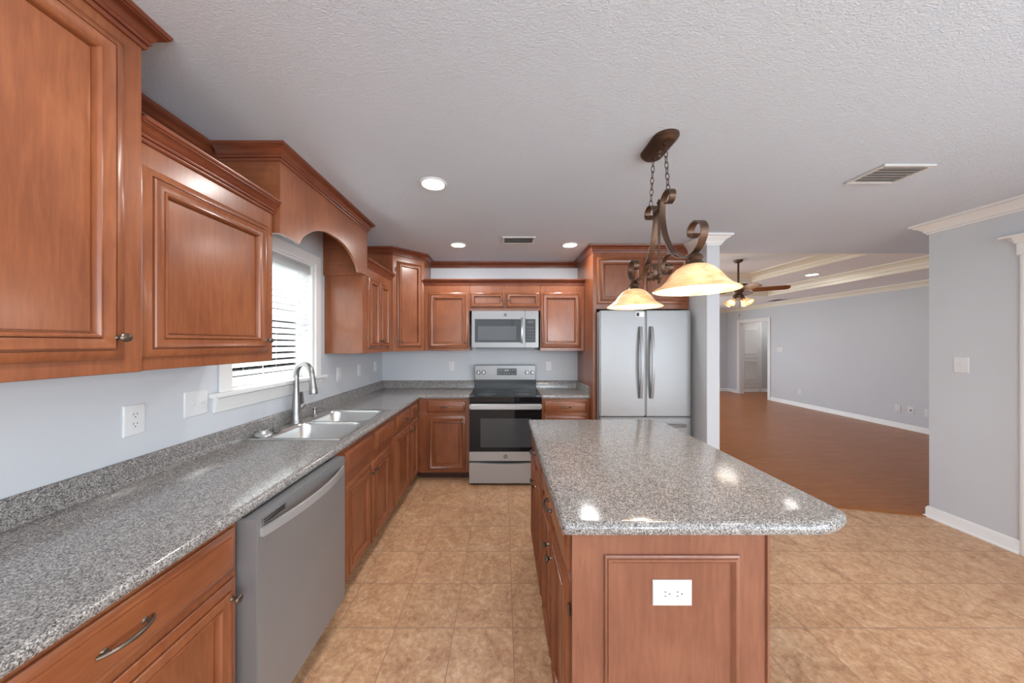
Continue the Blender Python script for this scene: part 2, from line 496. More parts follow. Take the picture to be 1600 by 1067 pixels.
WY0, WY1, WZ0, WZ1 = 1.765, 2.553, 1.215, 2.11     # sink window opening
m = MB()
m.box(LW - .14, LW, -3.1, WY0, 0, CE).box(LW - .14, LW, WY1, 4.14, 0, CE).box(LW - .14, LW, WY0, WY1, 0, WZ0).box(LW - .14, LW, WY0, WY1, WZ1, CE)
struct(m, 'wall_left', 'wall')
m = MB(); m.box(LW, 2.05, BW, BW + .12, 0, CE); struct(m, 'wall_back', 'wall')
m = MB(); m.box(1.932, 2.052, 3.02, BW, 0, CE); struct(m, 'wall_stub', 'wall')
m = MB()
DY0, DY1, DZ = 1.33, 2.145, 2.05
m.box(RW, RW + .13, DY1, RC, 0, CE).box(RW, RW + .13, -3.1, -2.5, 0, CE).box(RW, RW + .13, -2.5, -.2, 2.2, CE).box(RW, RW + .13, -2.5, -.2, 0, .1).box(RW, RW + .13, -.2, DY0, 0, CE).box(RW, RW + .13, DY0, DY1, DZ, CE)
struct(m, 'wall_right', 'wall')
m = MB(); m.box(RW + .13, LX + 1.4, RC - .13, RC, 0, CE); struct(m, 'wall_front', 'wall')
# living room right wall with a cased opening to a hall
OY0, OY1, OZ = 8.30, 9.30, 2.06
m = MB(); m.box(LX, LX + .12, RC, OY0, 0, CE).box(LX, LX + .12, OY1, LY, 0, CE).box(LX, LX + .12, OY0, OY1, OZ, CE)
struct(m, 'wall_living', 'wall')
m = MB(); m.box(1.6, LX, LY, LY + .12, 2.15, CE).box(.5, 2.0, LY, LY + .12, 0, 2.15).box(5.2, LX + .12, LY, LY + .12, 0, 2.15).box(2.0, 5.2, LY, LY + .12, 0, .35).box(.5, 1.6, LY, LY + .12, 2.15, CE)
struct(m, 'wall_far', 'wall')
m = MB(); m.box(.4, .5, 4.12, 5.1, 0, CE).box(.4, .5, 8.1, LY + .12, 0, CE).box(.4, .5, 5.1, 8.1, 2.25, CE).box(.4, .5, 5.1, 8.1, 0, .3)
struct(m, 'wall_living_left', 'wall')
m = MB(); m.box(LX + .12, 9.0, LY - .15, LY - .03, 0, CE).box(8.9, 9.0, RC, LY - .15, 0, CE).box(LX + .12, 9.0, 6.8, 6.9, 0, CE)
struct(m, 'wall_hall', 'wall')
# rear wall (behind the photographer) with a wide opening shaped to let in light
m = MB()
m.box(LW, -1.25, -3.1, -3.0, 0, CE).box(3.35, RW, -3.1, -3.0, 0, CE).box(-1.25, 3.35, -3.1, -3.0, 0, .4).box(-1.25, 3.35, -3.1, -3.0, 2.3, CE)
struct(m, 'wall_rear', 'wall')
m = MB()
for xx in (-1.25, .28, 1.82, 3.31): m.box(xx, xx + .04, -3.09, -3.02, .4, 2.3)
m.box(-1.25, 3.35, -3.09, -3.02, .4, .45).box(-1.25, 3.35, -3.09, -3.02, 2.25, 2.3)
struct(m, 'window_2', 'trim')  # unseen frame, mullions added for reflections
# ceilings: kitchen, and the stepped tray of the living room
TX0, TX1, TY0, TY1 = 1.72, 5.78, 3.62, 6.95
UX0, UX1, UY0, UY1 = 2.66, 4.84, 4.20, 6.20
Z1c, Z2c = 2.655, 2.80
m = MB()
m.box(-1.66, 9.0, -3.1, TY0, CE, CE + .06).box(-1.66, TX0, TY0, 10.4, CE, CE + .06)
struct(m, 'ceiling', 'ceil')
m = MB(); m.box(TX1, 9.0, TY0, 10.4, CE, CE + .06).box(TX0, TX1, TY1, 10.4, CE, CE + .06)
struct(m, 'ceiling_soffit', 'ceil2')
m = MB()
m.box(TX0 - .1, UX0, TY0 - .1, TY1 + .1, Z1c, Z1c + .05).box(UX1, TX1 + .1, TY0 - .1, TY1 + .1, Z1c, Z1c + .05).box(UX0, UX1, TY0 - .1, UY0, Z1c, Z1c + .05).box(UX0, UX1, UY1, TY1 + .1, Z1c, Z1c + .05)
m.box(UX0 - .1, UX1 + .1, UY0 - .1, UY1 + .1, Z2c, Z2c + .05)
struct(m, 'ceiling_tray', 'ceil2')
def ring_path(x0, x1, y0, y1): return [(x0, y0), (x0, y1), (x1, y1), (x1, y0), (x0, y0)]
TRAY1 = [(0, 0), (.012, 0), (.014, .05), (.03, .056), (.034, .075), (.07, .11), (.10, .13), (.115, .135), (.115, .155), (0, .155)]
m = MB(); m.sweep(ring_path(TX0, TX1, TY0, TY1), TRAY1, CE); struct(m, 'trim_tray_lower', 'cream')
m = MB(); m.sweep(ring_path(UX0, UX1, UY0, UY1), [(a * 1.6, b * .94) for a, b in TRAY1], Z1c); struct(m, 'trim_tray_upper', 'cream')
LCROWN = [(a * 1.1, b) for a, b in WCROWN]
m = MB(); m.sweep([(.5, LY), (LX, LY), (LX, RC)], LCROWN, CE - .092); struct(m, 'trim_crown_living', 'cream')
m = MB(); m.sweep([(LX, RC), (RW, RC), (RW, -3.0)], WCROWN, CE - .092); struct(m, 'trim_crown_right', 'trim')
m = MB(); m.sweep([(1.932, BW), (1.932, 3.02), (2.052, 3.02), (2.052, BW)], WCROWN, CE - .092); struct(m, 'trim_crown_stub', 'trim')
m = MB(); m.sweep([(LX, RC), (RW, RC), (RW, DY1 + .09)], BASE); struct(m, 'baseboard_right', 'trim')
m = MB(); m.sweep([(.5, LY), (LX, LY), (LX, OY1 + .09)], BASE); struct(m, 'baseboard_far', 'trim')
m = MB(); m.sweep([(LX, OY0 - .09), (LX, RC)], BASE); struct(m, 'baseboard_living', 'trim')
m = MB(); m.sweep([(1.932, BW), (1.932, 3.02), (2.052, 3.02), (2.052, BW)], BASE); struct(m, 'baseboard_stub', 'trim')
m = MB(); m.sweep([(LX + .13, LY - .15), (9.0, LY - .15)], BASE); struct(m, 'baseboard_hall', 'trim')

# cased opening in the living room wall, and the panelled door in the hall beyond it
def casing(mb, f, u0, u1, top, wd=.085, t=.018, bottom=0):
    prof = lambda a, b, c, d: mb.fbox(f, a, b, c, d, 0, t, .004)
    prof(u0 - wd, u0, bottom, top + wd); prof(u1, u1 + wd, bottom, top + wd); prof(u0 - .001, u1 + .001, top, top + wd)
m = MB(); f = Fr((LX, 0, 0), (-1, 0))
casing(m, f, -OY1, -OY0, OZ)
m.box(LX, LX + .12, OY0 - .001, OY0 + .015, 0, OZ).box(LX, LX + .12, OY1 - .015, OY1 + .001, 0, OZ).box(LX, LX + .12, OY0, OY1, OZ - .015, OZ)
struct(m, 'trim_opening', 'trim')
f = Fr((7.3, LY - .15, 0), (0, -1))
m = MB(); casing(m, f, -.06, .44, 2.03); struct(m, 'trim_hall_door', 'trim')
m = MB(); m.fbox(f, -.06, .44, .012, 2.03, -.004, .006)
for v0, v1 in ((.12, .30), (.36, .95), (1.02, 1.08), (1.14, 1.90)):
    m.rings(f, .0, .40, v0, v1, [(0, .006), (.005, .011), (.018, .011), (.026, .007)], 0)
struct(m, 'door_1', 'trim')
# kitchen side door at the right edge
f = Fr((RW, 0, 0), (-1, 0))
m = MB()
for a, b in ((-DY1 - .09, -DY1), (-DY0, -DY0 + .09)):
    m.fbox(f, a, b, 0, DZ + .05, 0, .016, .003)
    m.fbox(f, a + .012, b - .012, 0, DZ + .05, .014, .021, .002)
m.fbox(f, -DY1 - .1, -DY0 + .1, DZ + .05, DZ + .135, 0, .024, .003)
m.sweep([(RW, DY1 + .1), (RW, DY0 - .1)], [(.02, 0), (.034, 0), (.038, .012), (.044, .016), (.058, .036), (.072, .042), (.072, .054), (.02, .054)], DZ + .135)
cap = Fr((RW, DY1 + .1, 0), (0, 1))
m.sweep([(RW, DY1 + .1), (RW - .02, DY1 + .1)], [(0, 0), (.014, 0), (.018, .012), (.024, .016), (.038, .036), (.052, .042), (.052, .054), (0, .054)], DZ + .135)
m.box(RW - .072, RW, DY1 + .1, DY1 + .152, DZ + .177, DZ + .189)
struct(m, 'trim_door_casing', 'trim')
m = MB(); m.fbox(f, -DY1, -DY0, .01, DZ, -.06, -.02); struct(m, 'door_2', 'trim')

# sink window: casing, stool, apron, sash and glass
f = Fr((LW, 0, 0), (1, 0))
m = MB()
casing(m, f, WY0, WY1, WZ1, .072, .018, WZ0)
m.fbox(f, WY0 + .001, WY0 + .02, WZ0 + .006, WZ1 - .02, -.13, -.001).fbox(f, WY1 - .02, WY1 - .001, WZ0 + .006, WZ1 - .02, -.13, -.001).fbox(f, WY0 + .001, WY1 - .001, WZ1 - .02, WZ1 - .001, -.13, -.001)
m.fbox(f, WY0 + .001, WY1 - .001, WZ0 + .001, WZ0 + .006, -.13, .002)
m.fbox(f, WY0 - .13, WY1 + .13, WZ0 - .018, WZ0 + .006, .001, .045, .005)
m.sweep([(LW, WY0 - .1), (LW, WY1 + .1)], [(0, 0), (.008, 0), (.012, .02), (.018, .03), (.020, .055), (.030, .068), (.030, .075), (0, .075)], WZ0 - .097)
struct(m, 'trim_window', 'trim')
m = MB()
for z0, z1 in ((WZ0 + .007, WZ0 + .06), (1.65, 1.69), (WZ1 - .07, WZ1 - .021)): m.fbox(f, WY0 + .061, WY1 - .061, z0, z1, -.114, -.086, .002)
m.fbox(f, WY0 + .021, WY0 + .06, WZ0 + .007, WZ1 - .021, -.115, -.085, .003).fbox(f, WY1 - .06, WY1 - .021, WZ0 + .007, WZ1 - .021, -.115, -.085, .003)
w1 = struct(m, 'window_1', 'trim')
m = MB(); m.fbox(f, WY0 + .06, WY1 - .06, WZ0 + .06, WZ1 - .07, -.102, -.098); m.build('pane', 'glass', w1)
# outdoors seen through the slats
m = MB(); m.box(-6.0, -5.9, -3, 9, -.2, 1.78); struct(m, 'exterior_fence', 'ext')
m = MB(); m.box(-14, -1.9, -12, 16, -.3, -.2); struct(m, 'exterior_ground', 'grass')

# wood crown along the ceiling on the bare wall parts
m = MB(); m.sweep([(LW, 1.0), (LW, 1.645)], CROWN, CE - .079); struct(m, 'trim_1', 'woodd')
m = MB(); m.sweep([(-.90, BW), (.94, BW)], CROWN, CE - .079); struct(m, 'trim_2', 'woodd')

# ------------------------------------------------------------------ blind
t = thing('window_blind', (LW - .03, 2.16, 1.28), 'white horizontal slat blind hanging in the window over the sink', 'blind')
m = MB(); m.fbox(f, WY0 + .022, WY1 - .022, 2.02, 2.088, -.03, -.012, .003); m.fbox(f, WY0 + .025, WY1 - .025, 2.03, 2.088, -.075, -.03)
m.build('headrail', 'slat', t)
m = MB(); th = math.radians(34); NS = 16
for k in range(NS):
    z = 1.352 + k * .0435
    c, s_ = math.cos(th) * .025, math.sin(th) * .025
    a = [f.p(WY0 + .028, z - s_, -.05 - c), f.p(WY1 - .028, z - s_, -.05 - c), f.p(WY1 - .028, z + s_, -.05 + c), f.p(WY0 + .028, z + s_, -.05 + c)]
    m.hexa([p - V(0, 0, .0015) for p in a] + [p + V(0, 0, .0015) for p in a])
m.build('slats', 'slat', t)
m = MB(); m.fbox(f, WY0 + .028, WY1 - .028, 1.293, 1.315, -.075, -.022, .004); m.build('bottom_rail', 'slat', t)
for yy in (WY0 + .12, 2.16, WY1 - .12):
    m = MB(); m.tube([f.p(yy, 1.31, -.022), f.p(yy, 2.03, -.022)], .0009, 5); m.build('ladder_cord', 'white', t)
for yy, zz in ((WY1 - .17, 1.79), (WY1 - .16, 1.56)):
    m = MB(); m.tube([f.p(yy, zz, -.012), f.p(yy, 2.03, -.012)], .001, 5)
    m.lathe(f.p(yy, zz - .03, -.012), [(.002, .034), (.005, .028), (.007, 0), (.003, -.001)], 10); m.build('pull_cord', 'vent', t)
m = MB(); m.tube([f.p(WY0 + .26, 1.27, -.01), f.p(WY0 + .26, 2.03, -.012)], .0028, 6); m.build('tilt_wand', 'vent', t)

# ------------------------------------------------------------------ upper cabinets
UB = 1.393
def upper(name, f, u0, u1, depth, z0, z1, label, crown_path, crown_prof, crown_z, group=None):
    """f lies on the face of the cabinet; the carcass reaches back to the wall"""
    t = thing(name, f.p((u0 + u1) / 2, z0, -depth / 2), label, 'cabinet', group)
    m = MB(); m.fbox(f, u0, u1, z0, z1, -depth + .001, 0, .0015, 1); m.build('carcass', 'wood', t)
    if crown_path:
        m = MB(); m.sweep(crown_path, crown_prof, crown_z); m.build('crown_moulding', 'woodd', t)
    return t
GU = 'wall cabinets'
# tall cabinet nearest the camera
f = Fr((-1.15, 0, 0), (1, 0))
t = upper('wall_cabinet', f, .38, 1.015, .365, UB, 2.496, 'tall cherry wall cabinet reaching the ceiling, nearest on the left', [(-1.15, .38), (-1.15, 1.015), (LW + .002, 1.015)], CROWN, CE - .078, GU)
door(f, .43, .963, 1.436, 2.385, t, (.935, 1.50))
# cabinet left of the window
f = Fr((-1.185, 0, 0), (1, 0))
t = upper('wall_cabinet', f, 1.017, 1.638, .33, UB, 2.20, 'shorter cherry wall cabinet with one door, between the tall one and the window', [(-1.185, 1.017), (-1.185, 1.638)], CROWN_S, 2.144, GU)
door(f, 1.036, 1.596, 1.437, 2.068, t, (1.568, 1.497), hinges=1.030)
# valance with arched front over the sink window
t = thing('window_valance', (-1.33, 2.17, 2.05), 'cherry wood valance with arched lower edge over the sink window', 'valance')
xs = []
for k in range(0, 41):
    y = 1.645 + (2.70 - 1.645) * k / 40
    a = (y - 2.175) / .385
    if abs(a) >= 1: z = 2.052
    else:
        e = 1 - abs(a)
        z = 2.052 + .158 * (1 - (1 - min(1, e / .93)) ** 2.2) if e > .07 else 2.045
    xs.append((y, z))
lo = [[(-1.15, y, z), (-1.15, y, CE - .002), (-1.17, y, CE - .002), (-1.17, y, z)] for y, z in xs]
m = MB(); m.loft(lo); m.build('arched_front', 'wood', t, 25)
for ya, yb in ((1.645, 1.663), (2.682, 2.70)):
    m = MB(); m.box(LW + .001, -1.17, ya, yb, 2.052, CE - .002); m.build('side_board', 'woodh', t)
m = MB(); m.sweep([(LW + .047, 1.645), (-1.15, 1.645), (-1.15, 2.70), (LW + .047, 2.70)][::1], CROWN, CE - .079); m.build('crown_moulding', 'woodd', t)
# cabinet right of the window, two doors
f = Fr((-1.19, 0, 0), (1, 0))
t = upper('wall_cabinet', f, 2.702, 3.393, .325, UB, 2.20, 'cherry wall cabinet with two narrow doors, right of the sink window', [(-1.19, 2.702), (-1.19, 3.393)], CROWN_S, 2.144, GU)
door(f, 2.795, 3.04, 1.437, 2.065, t, (3.018, 1.50), SMALL, hinges=2.79)
door(f, 3.055, 3.30, 1.437, 2.065, t, (3.078, 1.50), SMALL)
# diagonal corner cabinet up to the ceiling
t = thing('corner_cabinet', (-1.25, 3.7, UB), 'tall diagonal cherry cabinet in the corner, reaching the ceiling', 'cabinet', GU)
pl = [(LW + .001, 3.395), (-1.175, 3.395), (-.905, 3.665), (-.905, BW - .001), (LW + .001, BW - .001)]
m = MB(); m.loft([[(x, y, UB) for x, y in pl], [(x, y, CE - .004) for x, y in pl]]); m.build('carcass', 'wood', t)
m = MB(); m.sweep([(LW + .002, 3.395), (-1.175, 3.395), (-.905, 3.665), (-.905, BW - .002)], CROWN, CE - .079); m.build('crown_moulding', 'woodd', t)
f = Fr((-1.175, 3.395, 0), (1, -1)); L = .3818
door(f, .045, L - .04, 1.437, 2.365, t, (.075, 1.50), SMALL, hinges=.035)
# run on the back wall
f = Fr((0, 3.665, 0), (0, -1)); D = .334
def bcrown(a, b): return [(a, 3.665), (b, 3.665)]
t = upper('wall_cabinet', f, -.903, -.386, D, UB, 2.20, 'cherry wall cabinet with one door, left of the microwave', bcrown(-.903, -.386), CROWN_S, 2.144, GU)
door(f, -.857, -.396, 1.418, 2.064, t, (-.425, 1.49))
t = upper('wall_cabinet', f, -.384, .426, D, 1.852, 2.20, 'low cherry wall cabinet with two small doors, above the microwave', bcrown(-.386, .428), CROWN_S, 2.144, GU)
door(f, -.378, .018, 1.885, 2.064, t, (-.02, 1.975), SMALL)
door(f, .032, .420, 1.885, 2.064, t, (.07, 1.975), SMALL)
t = upper('wall_cabinet', f, .428, .933, D, UB, 2.20, 'cherry wall cabinet with one door, right of the microwave', bcrown(.428, .933), CROWN_S, 2.144, GU)
door(f, .435, .896, 1.425, 2.064, t, (.465, 1.49))
# tall panel and cabinet round the refrigerator
t = thing('refrigerator_surround', (1.43, 3.65, 0), 'cherry end panel with two door cabinet enclosing the refrigerator', 'cabinet')
m = MB(); m.box(.935, .967, 3.31, BW - .001, .001, 2.42).box(.967, 1.929, 3.31, BW - .001, 1.836, CE - .004).box(.935, .967, 3.31, BW - .001, 2.42, CE - .004)
m.build('carcass', 'wood', t)
m = MB(); m.sweep([(.935, BW - .002), (.935, 3.31), (1.929, 3.31)], CROWN, CE - .079); m.build('crown_moulding', 'woodd', t)
f = Fr((0, 3.31, 0), (0, -1))
door(f, .975, 1.436, 1.885, 2.37, t, (1.41, 1.95)); door(f, 1.455, 1.916, 1.885, 2.37, t, (1.48, 1.95))

# ------------------------------------------------------------------ base cabinets
GB = 'base cabinets'
FX = -.92
f = Fr((FX, 0, 0), (1, 0))
def base(name, f, u0, u1, depth, label, group=GB, toe=.075):
    t = thing(name, f.p((u0 + u1) / 2, 0, -depth / 2), label, 'cabinet', group)
    m = MB(); m.fbox(f, u0, u1, .085, .879, -depth + .002, 0, .0015, 1); m.build('carcass', 'wood', t)
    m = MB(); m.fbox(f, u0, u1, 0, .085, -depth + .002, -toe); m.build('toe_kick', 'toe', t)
    return t
t = base('base_cabinet', f, .38, 1.098, .595, 'cherry base cabinet with one drawer and door, left of the dishwasher')
drawer(f, .435, 1.082, .716, .862, t)
door(f, .435, 1.088, .10, .69, t, (1.058, .635))
t = base('base_cabinet', f, 1.726, 2.66, .595, 'cherry sink base cabinet with two doors, right of the dishwasher')
# the sink bowls hang inside: open the carcass top by making it low
for o in list(t.children):
    if o.name.startswith('carcass'): bpy.data.objects.remove(o)
m = MB(); m.fbox(f, 1.726, 2.66, .085, .70, -.593, 0, .0015, 1); m.fbox(f, 1.726, 2.66, .70, .879, -.02, 0)
m.build('carcass', 'wood', t)
drawer(f, 1.835, 2.232, .72, .852, t, False, 'false_drawer_front'); drawer(f, 2.272, 2.655, .72, .852, t, False, 'false_drawer_front')
door(f, 1.84, 2.197, .095, .655, t, (2.165, .60), hinges=1.836); door(f, 2.212, 2.56, .095, .655, t, (2.243, .60))
t = base('base_cabinet', f, 2.662, 3.438, .595, 'cherry base cabinet with two drawers and two doors, in the corner past the sink')
drawer(f, 2.706, 3.115, .722, .852, t); drawer(f, 3.14, 3.39, .722, .852, t)
door(f, 2.69, 3.10, .095, .69, t, (3.07, .63)); door(f, 3.13, 3.39, .095, .69, t, (3.155, .63), SMALL)
f = Fr((0, 3.44, 0), (0, -1))
t = base('base_cabinet', f, -.918, -.362, .56, 'cherry base cabinet with one drawer and door, left of the stove')
drawer(f, -.82, -.405, .735, .855, t); door(f, -.815, -.402, .105, .70, t, (-.435, .635))
t = base('base_cabinet', f, .412, .933, .56, 'cherry base cabinet with one drawer, right of the stove')
drawer(f, .445, .905, .735, .855, t); door(f, .445, .905, .105, .70, t, (.48, .635))

# ------------------------------------------------------------------ countertops
CT, CB = .92, .88
NOSE = [(0, CB), (.010, CB), (.017, CB + .004), (.0215, CB + .012), (.023, CB + .022), (.0205, CB + .032), (.014, CB + .038), (.004, CT), (0, CT)]
SPL = [(0, CT - .01), (.019, CT - .01), (.019, 1.004), (.015, 1.010), (.008, 1.013), (0, 1.013)]
t = thing('countertop', (-1.2, 2.2, CB), 'speckled grey L shaped laminate countertop with backsplash around the sink', 'countertop')
m = MB()
x0, x1 = LW + .001, -.914
m.box(x0, x1, .37, 1.866, CB, CT).box(x0, -1.445, 1.866, 2.643, CB, CT).box(-.974, x1, 1.866, 2.643, CB, CT).box(x0, x1, 2.643, BW - .001, CB, CT)
m.box(x1, -.358, 3.443, BW - .001, CB, CT)
m.sweep([(x1, .37), (x1, 3.443), (-.358, 3.443)], NOSE)
m.build('worktop', 'granite', t)
m = MB(); m.sweep([(LW + .001, .37), (LW + .001, BW - .001), (-.358, BW - .001)], SPL); m.build('backsplash', 'granite', t)
t = thing('countertop', (.67, 3.7, CB), 'short speckled grey countertop between stove and refrigerator panel', 'countertop')
m = MB(); m.box(.411, .934, 3.443, BW - .001, CB, CT); m.sweep([(.411, 3.443), (.934, 3.443)], NOSE); m.build('worktop', 'granite', t)
m = MB(); m.sweep([(.411, BW - .001), (.934, BW - .001), (.934, 3.43)], SPL); m.build('backsplash', 'granite', t)

# ------------------------------------------------------------------ sink and what stands on it
t = thing('sink', (-1.21, 2.25, .92), 'stainless steel double bowl sink set into the countertop', 'sink')
SX0, SX1, SY0, SY1 = -1.485, -.948, 1.845, 2.662
zr = .9275
m = MB()
mid = (SY0 + SY1) / 2
bowls = [((SX0 + .085 + SX1 - .035) / 2, (SY0 + .03 + mid - .018) / 2, (SX1 - .035 - SX0 - .085) / 2, (mid - .018 - SY0 - .03) / 2, SY0, mid),
         ((SX0 + .085 + SX1 - .035) / 2, (mid + .018 + SY1 - .03) / 2, (SX1 - .035 - SX0 - .085) / 2, (SY1 - .03 - mid - .018) / 2, mid, SY1)]
for cx, cy, hx, hy, ya, yb in bowls:
    ocx, ocy, ohx, ohy = (SX0 + SX1) / 2, (ya + yb) / 2, (SX1 - SX0) / 2, (yb - ya) / 2
    lp = lambda ax, ay, bx, by, r, z: [(x, y, z) for x, y in rrect(ax, ay, bx, by, r)]
    ro = .002
    m.loft([lp(ocx, ocy, ohx, ohy, ro, .9205), lp(ocx, ocy, ohx - .0, ohy - .0, ro, zr - .001), lp(ocx, ocy, ohx - .006, ohy - (.006 if 0 else .0), ro, zr + .001), lp(cx, cy, hx + .008, hy + .008, .075, zr), lp(cx, cy, hx, hy, .07, zr - .004),
            lp(cx, cy, hx - .004, hy - .004, .068, zr - .02), lp(cx, cy, hx - .016, hy - .016, .06, zr - .15), lp(cx, cy, hx - .032, hy - .032, .045, zr - .172), lp(cx, cy, .05, .05, .045, zr - .178)], False, True)
m.build('basin', 'sink', t, 50)
for cx, cy, *_ in bowls:
    m = MB(); m.lathe((cx, cy, zr - .178), [(.045, 0), (.045, .003), (.036, .004), (.03, -.001), (.004, -.001)], 20)
    m.build('drain', 'chrome', t)
# faucet
t = thing('faucet', (-1.44, 2.22, zr), 'brushed nickel gooseneck pull-down faucet behind the sink', 'faucet')
fx, fy = -1.44, 2.22
m = MB(); m.lathe((fx, fy, zr), [(.036, 0), (.036, .004), (.032, .012), (.030, .06), (.027, .12), (.0215, .19), (.0175, .245)], 24)
d = V(.93, -.36, 0).normalized(); R = .076
P = [V(fx, fy, zr + .22), V(fx, fy, zr + .27), V(fx, fy, zr + .325)]
for k in range(1, 17):
    a = math.pi * k / 16
    P.append(V(fx, fy, zr + .335) + d * (R - R * math.cos(a)) + V(0, 0, R * math.sin(a)))
end = P[-1]
P += [end + d * .004 - V(0, 0, .02)]
m.tube(P, .0172, 16)
m.build('spout', 'chrome', t)
m = MB(); e = P[-1]; ax = (d * .12 - V(0, 0, 1)).normalized()
m.lathe(e - ax * .004, [(.0185, 0), (.0195, .01), (.0195, .03), (.023, .07), (.027, .104), (.025, .110), (.014, .111)], 20, ax); m.build('spray_head', 'chrome', t)
m = MB(); hx_ = V(.25, .97, 0).normalized()
b0 = V(fx, fy, zr + .085)
m.lathe(b0, [(.018, .0), (.0185, .035), (.022, .04), (.022, .062), (.0185, .07), (.001, .071)], 18, (hx_ + V(0, 0, .55)))
top = b0 + (hx_ + V(0, 0, .55)).normalized() * .058
m.hexa([top + V(-.011, -.011, .0), top + V(.011, -.009, .0), top + V(.011, .009, .0), top + V(-.011, .011, .0),
        top + V(-.012, -.018, .095), top + V(.010, -.016, .095), top + V(.010, -.006, .10), top + V(-.012, -.006, .10)], .003)
m.build('lever_handle', 'chrome', t)
# soap dispenser
t = thing('soap_dispenser', (-1.43, 2.42, zr), 'small nickel soap dispenser with thin nozzle right of the faucet', 'soap dispenser')
m = MB(); m.lathe((-1.43, 2.42, zr), [(.017, 0), (.017, .004), (.011, .01), (.010, .05), (.008, .055)], 16); m.build('stem', 'chrome', t)
m = MB(); m.lathe((-1.43, 2.42, zr + .052), [(.012, 0), (.013, .01), (.009, .016), (.001, .017)], 14); m.tube([(-1.43, 2.42, zr + .062), (-1.39, 2.42, zr + .063), (-1.345, 2.425, zr + .055)], [.006, .005, .0035], 8); m.build('nozzle', 'chrome', t)
# things lying at the near end of the sink ledge
t = thing('basket_strainer', (-1.425, 1.985, zr), 'round steel basket strainer with upright post, on the sink ledge left of the faucet', 'strainer')
m = MB(); m.lathe((-1.432, 1.985, zr), [(.034, 0), (.044, .008), (.046, .012), (.040, .012), (.03, .006), (.006, .005)], 22); m.build('basket', 'chrome', t)
m = MB(); m.tube([(-1.432, 1.985, zr + .004), (-1.432, 1.985, zr + .055)], .0035, 8); m.lathe((-1.432, 1.985, zr + .052), [(.004, 0), (.006, .004), (.004, .009), (.001, .01)], 10); m.build('post', 'chrome', t)
t = thing('sink_stopper', (-1.43, 1.905, zr), 'grey rubber drain stopper leaning at the near corner of the sink', 'stopper')
m = MB(); ax = V(.25, -.75, .55).normalized(); c = V(-1.432, 1.905, zr + .006)
m.lathe((-1.432, 1.905, zr + .009), [(.044, 0), (.044, .004), (.038, .009), (.028, .014), (.023, .030), (.020, .034), (.001, .035)], 22, (.18, -.1, 1)); m.build('stopper_body', 'steel', t)
m = MB(); m.lathe((-1.424, 1.90, zr + .040), [(.016, 0), (.017, .006), (.012, .010), (.001, .011)], 14, (.18, -.1, 1)); m.build('grip', 'chrome', t)

# ------------------------------------------------------------------ dishwasher
t = thing('dishwasher', (-1.18, 1.41, 0), 'stainless steel dishwasher under the left countertop', 'dishwasher')
f = Fr((-.895, 0, 0), (1, 0))
m = MB(); m.fbox(f, 1.106, 1.718, .10, .872, -.60, -.034); m.build('body', 'black', t)
m = MB(); m.fbox(f, 1.106, 1.718, 0, .10, -.60, -.06); m.build('toe_kick', 'black', t)
m = MB(); m.fbox(f, 1.104, 1.72, .112, .874, -.033, .043, .003); dr = m.build('door', 'steelv', t)
m = MB(); P = []
for k in range(21):
    a = (k / 20 - .5) * 2
    P.append(f.p(1.402 + a * .284, .820 + .003 * (1 - a * a), .050 + .040 * (1 - a * a)))
m.strap(P, (0, 0, 1), .030, .012)
for sg in (-1, 1): m.fbox(f, 1.402 + sg * .279 - .008, 1.402 + sg * .279 + .008, .805, .836, .042, .054, .002)
m.build('handle', 'steel', dr)
m = MB(); m.fbox(f, 1.125, 1.25, .838, .862, .043, .0445); vt = m.build('vent_plate', 'chrome', dr)
for v0 in (.843, .852):
    m = MB(); m.fbox(f, 1.135, 1.24, v0, v0 + .005, .0445, .0452); m.build('slot', 'black', vt)

# ------------------------------------------------------------------ stove
t = thing('stove', (.026, 3.65, 0), 'stainless steel electric stove with black glass oven door on the back wall', 'stove')
RX0, RX1 = -.352, .405
f = Fr((0, 3.335, 0), (0, -1))
m = MB(); m.fbox(f, RX0 + .004, RX1 - .004, .02, .905, -.635, 0); m.build('body', 'black', t)
m = MB(); m.fbox(f, RX0 - .002, RX1 + .002, .90, .921, -.60, .022, .006); m.fbox(f, RX0, RX1, .868, .902, -.02, .016, .003); ck = m.build('cooktop', 'glassblk', t)
for u, w, r in ((-.17, -.15, .105), (.215, -.15, .085), (-.17, -.40, .075), (.215, -.40, .10)):
    m = MB(); m.lathe(f.p(u, .9212, w), [(r, 0), (r, .0004), (r - .003, .0006), (.001, .0006)], 40)
    m.build('burner', 'window_dark', ck)
m = MB(); g = Fr((0, 3.90, 0), (0, -1))
m.fbox(g, RX0 + .004, RX1 - .004, .918, 1.214, -.06, 0, .006); bg_ = m.build('backguard', 'black', t)
m = MB(); m.fbox(g, RX0 + .01, RX1 - .01, 1.035, 1.206, 0, .010, .003); cp = m.build('control_panel', 'steelv', t)
m = MB(); m.fbox(g, -.073, .166, 1.092, 1.172, .009, .0125, .004); ds = m.build('display', 'window_dark', cp)
for i, v0, q in [(i, 1.108, .008) for i in range(7)] + [(i, 1.146, .008) for i in (0, 1, 5, 6)]:
    m = MB(); m.fbox(g, -.055 + i * .033, -.055 + q + i * .033, v0, v0 + .007, .0125, .0128); m.build('key', 'vent', ds)
for i in range(4):
    m = MB(); m.fbox(g, .022 + i * .013, .030 + i * .013, 1.142, 1.156, .0125, .0128); m.build('clock_digit', 'vent', ds)
for u in (-.300, -.236, .292, .358):
    m = MB(); m.lathe(g.p(u, 1.122, .010), [(.026, 0), (.026, .004), (.021, .007), (.019, .024), (.017, .027), (.001, .028)], 20, g.n); m.fbox(g, u - .004, u + .004, 1.100, 1.146, .03, .043, .002); m.build('knob', 'chrome', cp)
